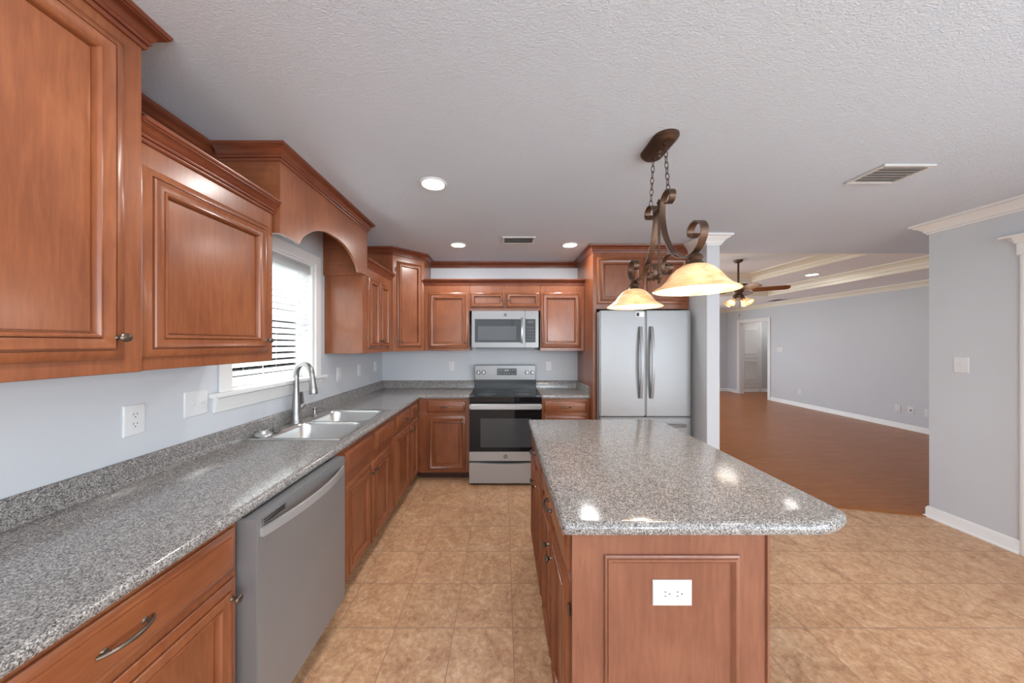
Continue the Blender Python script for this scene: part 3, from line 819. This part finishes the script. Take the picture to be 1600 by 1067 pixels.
m = MB(); m.fbox(f, RX0 + .002, RX1 - .002, .355, .865, .001, .028, .003); dr = m.build('oven_door', 'glassblk', t)
m = MB(); m.fbox(f, -.235, .29, .40, .70, .028, .0292, .0005, 1); m.build('oven_window', 'window_dark', dr)
m = MB(); m.fbox(f, RX0 + .002, RX1 - .002, .258, .354, .001, .030, .003); m.build('lower_strip', 'steel', dr)
m = MB(); m.fbox(f, RX0 + .006, RX1 - .006, .80, .857, .05, .075, .010, 3)
for u in (RX0 + .03, RX1 - .03): m.fbox(f, u - .018, u + .018, .81, .85, .027, .055, .003)
m.build('handle', 'steel', dr)
def logo(fr, u, v, w, r, parent):
    m = MB(); P = [fr.p(u + r * math.cos(a * math.pi / 14), v + r * math.sin(a * math.pi / 14), w) for a in range(28)]
    m.tube(P, r * .16, 6, True)
    for sg in (-1, 1):
        m.tube([fr.p(u + sg * r * (.12 + .32 * math.sin(q * .9)), v + r * (.5 - .25 * q) * sg, w) for q in range(5)], r * .1, 5)
    for q in range(4):
        a = q * H + .5
        m.tube([fr.p(u + r * .9 * math.cos(a), v + r * .9 * math.sin(a), w), fr.p(u + r * .62 * math.cos(a + .5), v + r * .62 * math.sin(a + .5), w)], r * .09, 5)
    return m.build('logo', 'slot', parent)
logo(f, .026, .306, .030, .017, dr)
m = MB()
lp = []
for k in range(21):
    u = RX0 + .002 + (RX1 - RX0 - .004) * k / 20
    a = (k / 20 - .5) * 2
    zt = .238 - .010 * max(0, 1 - (a / .75) ** 2)
    lp.append([f.p(u, .028, .001), f.p(u, .028, .028), f.p(u, zt, .028), f.p(u, zt, .001)])
m.loft(lp); m.build('storage_drawer', 'steel', t)
for u in (RX0 + .05, RX1 - .05):
    for w in (-.04, -.58): 
        m = MB(); m.lathe(f.p(u, 0, w), [(.016, 0), (.016, .022)], 12); m.build('levelling_foot', 'black', t)

# ------------------------------------------------------------------ microwave
t = thing('microwave', (.023, 3.8, 1.43), 'stainless steel over-the-range microwave mounted above the stove', 'microwave')
f = Fr((0, 3.625, 0), (0, -1)); MX0, MX1 = -.354, .401
m = MB(); m.fbox(f, MX0 + .004, MX1 - .004, 1.432, 1.850, -.37, 0); m.build('body', 'black', t)
m = MB(); m.fbox(f, MX0, .246, 1.432, 1.845, .001, .030, .004); dr = m.build('door', 'steelm', t)
m = MB(); m.fbox(f, -.318, .205, 1.49, 1.752, .030, .0318, .0006, 1); gl = m.build('door_glass', 'glassblk', dr)
m = MB(); m.fbox(f, -.283, .150, 1.515, 1.672, .0318, .0326, .0004, 1); m.build('mesh_window', 'window_dark', gl)
m = MB(); P = [f.p(.212, 1.482 + .285 * k / 12, .046 + .018 * (1 - (k / 6 - 1) ** 2)) for k in range(13)]
m.strap(P, (1, 0, 0), .020, .010)
for v in (1.490, 1.758): m.fbox(f, .204, .220, v - .008, v + .008, .029, .05, .002)
m.build('handle', 'chrome', dr)
m = MB(); m.fbox(f, .248, MX1, 1.432, 1.845, .001, .030, .004); cp = m.build('control_panel', 'steelm', t)
m = MB(); m.fbox(f, .252, .366, 1.49, 1.752, .030, .0318, .0006, 1); kp = m.build('keypad', 'glassblk', cp)
m = MB(); m.fbox(f, .275, .345, 1.705, 1.735, .0318, .0324); m.build('clock_display', 'window_dark', kp)
for i in range(3):
    for j in range(5):
        m = MB(); m.fbox(f, .272 + i * .028, .290 + i * .028, 1.512 + j * .034, 1.530 + j * .034, .0318, .0322); m.build('key', 'window_dark', kp)
logo(f, .026, 1.80, .030, .015, dr)
m = MB(); m.fbox(f, MX0 + .04, MX1 - .04, 1.418, 1.432, -.33, -.02); m.build('vent_grille', 'black', t)

# ------------------------------------------------------------------ refrigerator
t = thing('refrigerator', (1.43, 3.6, 0), 'stainless steel french door refrigerator under the cherry cabinet', 'refrigerator')
f = Fr((0, 3.26, 0), (0, -1)); GX0, GX1 = .972, 1.888
m = MB(); m.fbox(f, GX0 + .005, GX1 - .003, .03, 1.80, -.70, -.003); m.build('body', 'ventd', t)
gm = (GX0 + GX1) / 2
m = MB(); m.fbox(f, GX0, gm - .003, .745, 1.81, .001, .062, .010, 3); d1 = m.build('door', 'steelv', t)
m = MB(); m.fbox(f, gm + .003, GX1, .745, 1.81, .001, .062, .010, 3); d2 = m.build('door', 'steelv', t)
for d_, u in ((d1, gm - .055), (d2, gm + .055)):
    m = MB(); P = [f.p(u, .93 + .715 * k / 20, .076 + .042 * (1 - ((k - 10) / 10) ** 2)) for k in range(21)]
    m.strap(P, (1, 0, 0), .028, .014)
    for v in (.94, 1.635): m.fbox(f, u - .012, u + .012, v - .014, v + .014, .061, .083, .003)
    m.build('handle', 'steelv', d_)
m = MB(); m.fbox(f, 1.333, 1.418, 1.745, 1.795, .062, .0627); st = m.build('sticker', 'paper', d1)
m = MB(); m.fbox(f, 1.339, 1.366, 1.752, 1.787, .0627, .0632); m.build('printed_square', 'slot', st)
m = MB(); m.fbox(f, GX0, GX1, .06, .735, .001, .062, .010, 3); d3 = m.build('freezer_drawer', 'steelv', t)
m = MB(); P = [f.p(gm + .40 * (k / 10 - 1), .655, .078 + .04 * (1 - ((k - 10) / 10) ** 2)) for k in range(21)]
m.strap(P, (0, 0, 1), .028, .014)
for sg in (-1, 1): m.fbox(f, gm + sg * .39 - .014, gm + sg * .39 + .014, .643, .667, .061, .085, .003)
m.build('handle', 'chrome', d3)
for u in (GX0 + .06, GX1 - .06):
    for w in (-.06, -.62): 
        m = MB(); m.lathe(f.p(u, 0, w), [(.02, 0), (.02, .032)], 12); m.build('levelling_foot', 'black', t)

# ------------------------------------------------------------------ island
t = thing('island_cabinet', (.53, 1.68, 0), 'cherry kitchen island cabinet with panelled end facing the camera', 'cabinet')
IX0, IX1, IY0, IY1 = .222, .85, 1.025, 2.33
m = MB(); m.box(IX0, IX1, IY0, IY1, .085, .879, .0015, 1); m.build('carcass', 'woodi', t)
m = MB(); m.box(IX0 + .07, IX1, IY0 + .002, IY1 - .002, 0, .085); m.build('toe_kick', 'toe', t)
f = Fr((0, IY0, 0), (0, -1))
m = MB()
fr = [(.0, 0), (0, .006), (.004, .009), (.008, .009), (.010, .013), (.016, .0135), (.020, .010), (.024, .006), (.028, .0015), (.034, .001)]
m.rings(f, .325, .757, .14, .805, fr); m.build('end_panel', 'woodi', t)
m = MB(); m.fbox(f, IX0, IX0 + .024, .085, .879, 0, .0012); m.fbox(f, IX1 - .006, IX1 + .004, .02, .879, -.01, .006, .002); m.build('corner_strip', 'woodi', t)
f = Fr((IX0, 0, 0), (-1, 0))
for y0, y1 in ((1.05, 1.655), (1.70, 2.305)):
    drawer(f, -y1, -y0, .735, .858, t)
    mid = (y0 + y1) / 2
    door(f, -y1, -mid - .006, .105, .70, t, (-mid - .045, .60), SMALL)
    door(f, -mid + .006, -y0, .105, .70, t, (-mid + .045, .60), SMALL, hinges=-y0 + .004)
t = thing('island_countertop', (.67, 1.68, .88), 'speckled grey island countertop with rounded right corners', 'countertop')
def arc(cx, cy, r, a0, a1, n=6): return [(cx + r * math.cos(math.radians(a0 + (a1 - a0) * k / n)), cy + r * math.sin(math.radians(a0 + (a1 - a0) * k / n))) for k in range(n + 1)]
X0, X1, Y0, Y1 = .185, 1.155, .995, 2.36
P = arc(X0 + .02, Y0 + .02, .02, 180, 270, 4)
P += [(X1 - .165, Y0), (X1 - .10, Y0 + .012), (X1 - .035, Y0 + .045), (X1 - .008, Y0 + .068), (X1, Y0 + .10)]
P += arc(X1 - .03, Y1 - .03, .03, 0, 90, 5)
P += arc(X0 + .02, Y1 - .02, .02, 90, 180, 4)
loops = []
for d_, z in ((.010, .88), (.004, .8825), (.0008, .889), (0, .899), (.002, .908), (.007, .9155), (.013, .919), (.018, .92)):
    loops.append([(x, y, z) for x, y in inset_poly(P, d_)])
m = MB(); m.loft(loops); m.build('slab', 'granite', t)

# ------------------------------------------------------------------ outlets and switches
def plate(name, f, u, v, kind, label, wd=.07, hg=.117, group='wall plates'):
    t = thing(name, f.p(u, v - hg / 2, 0), label, 'outlet' if 'outlet' in name else 'switch' if 'switch' in name else 'wall plate', group)
    m = MB(); m.rings(f, u - wd / 2, u + wd / 2, v - hg / 2, v + hg / 2, [(0, 0), (0, .003), (.003, .006), (.006, .0065)]); m.build('cover_plate', 'white', t)
    if kind in ('duplex', 'duplex_h'):
        for sg in (-1, 1):
            du, dv = (sg * .0195, 0) if kind == 'duplex_h' else (0, sg * .0195)
            m = MB(); m.loft([[f.p(u + du + x, v + dv + y, w) for x, y in rrect(0, 0, (.0145 if kind == 'duplex_h' else .017), (.017 if kind == 'duplex_h' else .0145), .010)] for w in (.006, .0078)]); rc = m.build('receptacle', 'white', t)
            m = MB()
            for q in (-1, 1):
                if kind == 'duplex': m.fbox(f, u + du + q * .0065 - .0011, u + du + q * .0065 + .0011, v + dv + .001, v + dv + .009, .0078, .0082)
                else: m.fbox(f, u + du - .009, u + du - .001, v + dv + q * .0065 - .0011, v + dv + q * .0065 + .0011, .0078, .0082)
            gp = f.p(u + du + (.0085 if kind == 'duplex_h' else 0), v + dv - (.0075 if kind == 'duplex' else 0), .0077)
            m.lathe(gp, [(.0024, 0), (.0024, .0006)], 10, f.n); m.build('slot', 'slot', rc)
    elif kind == 'toggle':
        n = max(1, round(wd / .06))
        for i in range(n):
            uu = u + (i - (n - 1) / 2) * .046
            for b in (.03, -.03):
                m = MB(); m.lathe(f.p(uu, v + b, .006), [(.003, 0), (.003, .001)], 10, f.n); m.build('screw', 'vent', t)
            m = MB(); m.hexa([f.p(uu - .004, v - .009, .006), f.p(uu + .004, v - .009, .006), f.p(uu + .004, v + .005, .006), f.p(uu - .004, v + .005, .006),
                              f.p(uu - .003, v + .003, .020), f.p(uu + .003, v + .003, .020), f.p(uu + .003, v + .009, .018), f.p(uu - .003, v + .009, .018)]); m.build('toggle', 'white', t)
    elif kind == 'rocker':
        n = max(1, round(wd / .06))
        for i in range(n):
            uu = u + (i - (n - 1) / 2) * .046
            m = MB(); m.fbox(f, uu - .016, uu + .016, v - .033, v + .033, .005, .009, .002); m.build('rocker', 'white', t)
    elif kind == 'jack':
        m = MB(); m.fbox(f, u - .010, u + .010, v - .014, v + .014, .006, .0075, .001); m.build('jack', 'slot', t)
    elif kind == 'blank':
        for a, b in ((-.023, .03), (.023, .03), (-.023, -.03), (.023, -.03)):
            m = MB(); m.lathe(f.p(u + a, v + b, .006), [(.003, 0), (.003, .001)], 10, f.n); m.build('screw', 'vent', t)
    return t
f = Fr((LW, 0, 0), (1, 0))
plate('duplex_outlet', f, 1.307, 1.169, 'duplex', 'white duplex outlet on left wall under the shorter cabinet', .078, .125)
plate('light_switch', f, 1.572, 1.187, 'toggle', 'wide white double switch plate on left wall beside the window', .122, .122)
plate('duplex_outlet', f, 2.94, 1.196, 'rocker', 'white plate on left wall just right of the window, nearest of three', .075, .122)
plate('duplex_outlet', f, 3.36, 1.20, 'duplex', 'white plate on left wall, middle one of three past the window', .072, .12)
plate('light_switch', f, 3.78, 1.205, 'rocker', 'white plate on left wall closest to the back corner', .07, .118)
f = Fr((0, BW, 0), (0, -1))
plate('duplex_outlet', f, -.65, 1.193, 'duplex', 'white outlet on back wall left of the stove', .075, .118)
plate('duplex_outlet', f, .572, 1.193, 'duplex', 'white outlet on back wall right of the stove', .075, .118)
f = Fr((0, IY0 - .001, 0), (0, -1))
plate('duplex_outlet', f, .542, .684, 'duplex_h', 'white sideways duplex outlet on the end panel of the island', .125, .081)
f = Fr((RW, 0, 0), (-1, 0))
plate('light_switch', f, -2.527, 1.31, 'toggle', 'white toggle switch on grey wall at the right edge', .083, .125)
f = Fr((LX, 0, 0), (-1, 0))
plate('light_switch', f, -7.94, 1.305, 'toggle', 'wide white switch plate on living room wall beside the doorway', .165, .118)
plate('duplex_outlet', f, -7.41, .34, 'duplex', 'white outlet low on living room wall, nearest the doorway', .085, .125)
plate('wall_plate', f, -5.57, .34, 'blank', 'white blank plate low on living room wall, left one of three', .085, .125)
plate('wall_plate', f, -5.39, .34, 'jack', 'white plate with dark jack low on living room wall, middle of three', .085, .125)
plate('duplex_outlet', f, -5.17, .34, 'duplex', 'white outlet low on living room wall, partly behind the kitchen wall corner', .085, .125)

# ------------------------------------------------------------------ recessed lights and vents
def can(x, y, z, label, power, r=.086):
    t = thing('recessed_light', (x, y, z - .012), label, 'ceiling light', 'recessed ceiling lights')
    m = MB(); m.lathe((x, y, z), [(r, 0), (r, -.004), (r - .006, -.009), (r - .014, -.008), (r - .018, -.003), (r - .018, 0)], 32); m.build('trim_ring', 'white', t)
    m = MB(); m.lathe((x, y, z), [(r - .018, -.001), (r - .018, -.004), (.001, -.006)], 32); m.build('lens', 'lens', t)
    a = area('recessed_lamp', (x, y, z - .014), (0, 0, 0), r * 1.6, r * 1.6, power, (1, .985, .96), 'DISK')
    return t
can(-.445, 2.034, CE, 'round recessed ceiling light nearest the camera, above the sink run', 4)
can(-.464, 3.304, CE, 'round recessed ceiling light in front of the corner cabinet', 5.5)
can(.693, 3.304, CE, 'round recessed ceiling light left of the refrigerator cabinet', 5)
can(5.30, 5.47, Z1c, 'recessed light in the stepped living room ceiling', 1.5, .1)
area('recessed_lamp', (-.45, .75, CE - .01), (0, 0, 0), 0.14, .14, 6, (1, .985, .96), 'DISK')  # lamp added out of view, without a fixture
area('recessed_lamp', (1.9, .2, CE - .01), (0, 0, 0), 0.14, .14, 6, (1, .985, .96), 'DISK')  # another added lamp out of view, no fixture

def vent(x0, x1, y0, y1, z, label, n):
    t = thing('ceiling_vent', ((x0 + x1) / 2, (y0 + y1) / 2, z - .014), label, 'vent', 'ceiling air vents')
    fw = .022
    m = MB()
    for a, b, c, d_ in ((x0, x1, y0, y0 + fw), (x0, x1, y1 - fw, y1), (x0, x0 + fw, y0 + fw, y1 - fw), (x1 - fw, x1, y0 + fw, y1 - fw)):
        m.box(a, b, c, d_, z - .010, z, .002)
    m.build('frame', 'vent', t)
    m = MB(); m.box(x0 + fw, x1 - fw, y0 + fw, y1 - fw, z - .002, z - .0005); m.build('duct_opening', 'ventd', t)
    m = MB()
    for i in range(n):
        y = y0 + fw + (y1 - y0 - 2 * fw) * (i + .5) / n
        q = .013
        m.hexa([(x0 + fw, y - q, z - .012), (x1 - fw, y - q, z - .012), (x1 - fw, y - q + .002, z - .012), (x0 + fw, y - q + .002, z - .012),
                (x0 + fw, y + q - .002, z - .003), (x1 - fw, y + q - .002, z - .003), (x1 - fw, y + q, z - .003), (x0 + fw, y + q, z - .003)])
    m.build('louvres', 'vent', t)
vent(-.008, .312, 3.045, 3.25, CE, 'small white ceiling air vent in front of the stove cabinets', 6)
vent(2.165, 2.465, 1.808, 2.028, CE, 'white louvred ceiling air vent at the right of the kitchen ceiling', 6)
vent(6.35, 6.60, 7.4, 7.75, CE, 'distant ceiling air vent near the living room wall', 6)

# ------------------------------------------------------------------ pendant over the island
px, py = .80, 1.635
t = thing('pendant_light', (px, py, 1.70), 'bronze scroll chandelier with two amber glass shades over the island', 'pendant light')
m = MB(); cl = lambda hx, hy, r, z: [(x, y, z) for x, y in rrect(px, py, hx, hy, r, 8)]
m.loft([cl(.062, .125, .06, CE), cl(.062, .125, .06, CE - .008), cl(.056, .119, .054, CE - .013), cl(.056, .119, .054, CE - .018), cl(.049, .112, .047, CE - .023), cl(.044, .107, .042, CE - .030), cl(.036, .099, .034, CE - .033)])
m.lathe((px, py, CE - .030), [(.012, 0), (.012, -.010), (.007, -.016), (.010, -.024), (.008, -.032), (.001, -.038)], 14)
for sg in (-1, 1):
    m.lathe((px, py + sg * .062, CE - .03), [(.011, 0), (.011, -.006), (.005, -.010), (.005, -.016)], 12)
m.build('canopy', 'bronze', t)
def spline(pts, n=6):
    P = [Vector(p) for p in pts]; out = []
    for i in range(len(P) - 1):
        p0 = P[max(0, i - 1)]; p1 = P[i]; p2 = P[i + 1]; p3 = P[min(len(P) - 1, i + 2)]
        for k in range(n):
            q = k / n
            out.append(.5 * ((2 * p1) + (p2 - p0) * q + (2 * p0 - 5 * p1 + 4 * p2 - p3) * q * q + (3 * p1 - p0 - 3 * p2 + p3) * q ** 3))
    out.append(P[-1]); return out
ARM = [(.078, 2.168), (.098, 2.158), (.122, 2.165), (.134, 2.188), (.122, 2.212), (.095, 2.222), (.062, 2.212), (.040, 2.185), (.033, 2.14), (.038, 2.09), (.060, 2.02), (.092, 1.965), (.135, 1.91), (.190, 1.872), (.245, 1.858),
       (.300, 1.862), (.345, 1.885), (.370, 1.93), (.360, 1.965), (.328, 1.985), (.292, 1.982), (.272, 1.957), (.280, 1.933), (.302, 1.928), (.318, 1.936)]
LOW = [(.225, 1.862), (.165, 1.895), (.110, 1.912), (.065, 1.902), (.042, 1.872), (.045, 1.838), (.072, 1.818), (.104, 1.824), (.118, 1.846), (.104, 1.866), (.082, 1.862), (.080, 1.846)]
for sg in (-1, 1):
    m = MB(); m.strap(spline([(px, py + sg * u, z) for u, z in ARM]), (1, 0, 0), .030, .006); m.build('scroll_arm', 'bronze', t)
    m = MB(); m.strap(spline([(px, py + sg * u, z) for u, z in LOW]), (1, 0, 0), .022, .005); m.build('lower_scroll', 'bronze', t)
m = MB(); m.tube([(px, py, 1.80), (px, py, 2.19)], .0065, 12)
m.box(px - .018, px + .018, py - .034, py + .034, 2.155, 2.185, .004)
m.lathe((px, py, 2.18), [(.014, 0), (.014, .006), (.007, .012), (.012, .02), (.008, .032), (.001, .044)], 14)
m.lathe((px, py, 1.785), [(.001, 0), (.008, .010), (.006, .02), (.016, .030), (.018, .042), (.010, .05)], 14)
m.build('centre_rod', 'bronze', t)
for sg in (-1, 1):
    a = V(px, py + sg * .062, CE - .044); b = V(px, py + sg * .092, 2.222)
    m = MB(); n = 8
    ln = (b - a) / n
    for i in range(n):
        c = a + ln * (i + .5); up_ = ln.normalized(); L2 = ln.length * .5 + .0045
        sd = V(1, 0, 0) if i % 2 else V(0, 1, 0)
        sd = (sd - up_ * sd.dot(up_)).normalized()
        ring = []
        for k in range(16):
            q = 2 * math.pi * k / 16
            ring.append(c + up_ * (math.cos(q) * L2) + sd * (math.sin(q) * .0085))
        m.tube(ring, .0019, 6, True)
    m.build('chain', 'bronze', t)
for sg in (-1, 1):
    y = py + sg * .308
    m = MB(); m.lathe((px, y, 1.80), [(.034, 0), (.036, .010), (.028, .020), (.024, .028), (.030, .038), (.026, .048), (.012, .06)], 20); m.build('socket_cup', 'bronze', t)
    out = [(.030, 1.812), (.050, 1.806), (.072, 1.792), (.094, 1.768), (.112, 1.742), (.132, 1.722), (.156, 1.709), (.161, 1.704)]
    inn = [(r - .004, z - .003) for r, z in out[::-1]]
    m = MB(); m.lathe((px, y, 0), out + inn, 40, cap=False); sh = m.build('glass_shade', 'amber', t, 60)
    m = MB(); m.lathe((px, y, 1.722), [(.001, -.024), (.018, -.020), (.029, -.006), (.031, .008), (.026, .026), (.014, .046), (.013, .075)], 18); m.build('bulb', 'bulb', sh)
    l = bpy.data.lights.new('pendant_lamp', 'POINT'); l.energy = 3.6; l.color = (1, .93, .84); l.shadow_soft_size = .05
    o = bpy.data.objects.new('pendant_lamp', l); o.location = (px, y, 1.685); COL.objects.link(o)

# ------------------------------------------------------------------ ceiling fan in the living room
cx, cy = 3.75, 5.08
t = thing('ceiling_fan', (cx, cy, 2.05), 'bronze ceiling fan with wooden blades and four lit shades in the living room', 'fan')
m = MB(); m.lathe((cx, cy, 0), [(.065, 2.80), (.065, 2.79), (.05, 2.765), (.02, 2.755)], 20); m.build('canopy', 'bronze', t)
m = MB(); m.tube([(cx, cy, 2.40), (cx, cy, 2.77)], .014, 10); m.build('downrod', 'bronze', t)
m = MB(); m.lathe((cx, cy, 0), [(.03, 2.43), (.06, 2.42), (.14, 2.405), (.155, 2.385), (.155, 2.36), (.13, 2.335), (.08, 2.32), (.06, 2.29), (.05, 2.25)], 28); m.build('motor_housing', 'bronze', t)
for k in range(5):
    a = math.radians(-33 + 72 * k); d_ = V(math.cos(a), math.sin(a), 0); s_ = V(-d_.y, d_.x, 0); c = V(cx, cy, 2.335)
    m = MB(); m.strap([c + d_ * .08, c + d_ * .16 - V(0, 0, .015), c + d_ * .24 - V(0, 0, .022)], s_, .04, .006); br_ = m.build('blade_iron', 'bronze', t)
    lo_, hi_ = [], []
    for r, wd in ((.18, .10), (.21, .125), (.45, .135), (.57, .135), (.612, .10), (.625, .06)):
        for lst, q in ((lo_, -.003), (hi_, .003)):
            lst.append((c + d_ * r + s_ * wd / 2 + V(0, 0, -.022 - wd * .16 + q), c + d_ * r - s_ * wd / 2 + V(0, 0, -.022 + wd * .16 + q)))
    m = MB(); m.loft([[b[0], b[1], t_[1], t_[0]] for b, t_ in zip(lo_, hi_)]); m.build('blade', 'blade', br_)
m = MB(); m.lathe((cx, cy, 0), [(.05, 2.26), (.075, 2.24), (.075, 2.20), (.05, 2.17), (.015, 2.155), (.001, 2.15)], 20); lk = m.build('light_kit', 'bronze', t)
for k in range(4):
    a = math.radians(22 + 90 * k); d_ = V(math.cos(a), math.sin(a), 0)
    ax = (d_ * .75 - V(0, 0, .66)).normalized(); c = V(cx, cy, 2.205) + d_ * .07
    m = MB(); m.tube([V(cx, cy, 2.22) + d_ * .05, c + ax * .05], .012, 8); m.build('light_arm', 'bronze', t)
    c = c + ax * .045
    pr = [(.020, 0), (.026, .008), (.036, .03), (.042, .06), (.055, .088), (.060, .098)]
    m = MB(); m.lathe(c, pr + [(r - .003, h) for r, h in pr[::-1]], 20, ax, False); sh = m.build('glass_shade', 'amber', t, 60)
    m = MB(); m.lathe(c + ax * .02, [(.001, 0), (.014, .01), (.022, .04), (.018, .06), (.001, .07)], 14, ax); m.build('bulb', 'bulb', sh)
l = bpy.data.lights.new('fan_lamp', 'POINT'); l.energy = 2; l.color = (1, .95, .86); l.shadow_soft_size = .15
o = bpy.data.objects.new('fan_lamp', l); o.location = (cx, cy, 2.0); COL.objects.link(o)
m = MB(); m.tube([(cx + .02, cy, 2.16), (cx + .02, cy, 1.93)], .0025, 6); m.lathe((cx + .02, cy, 1.90), [(.001, 0), (.008, .008), (.006, .028), (.002, .035)], 10); m.build('pull_chain', 'bronze', t)
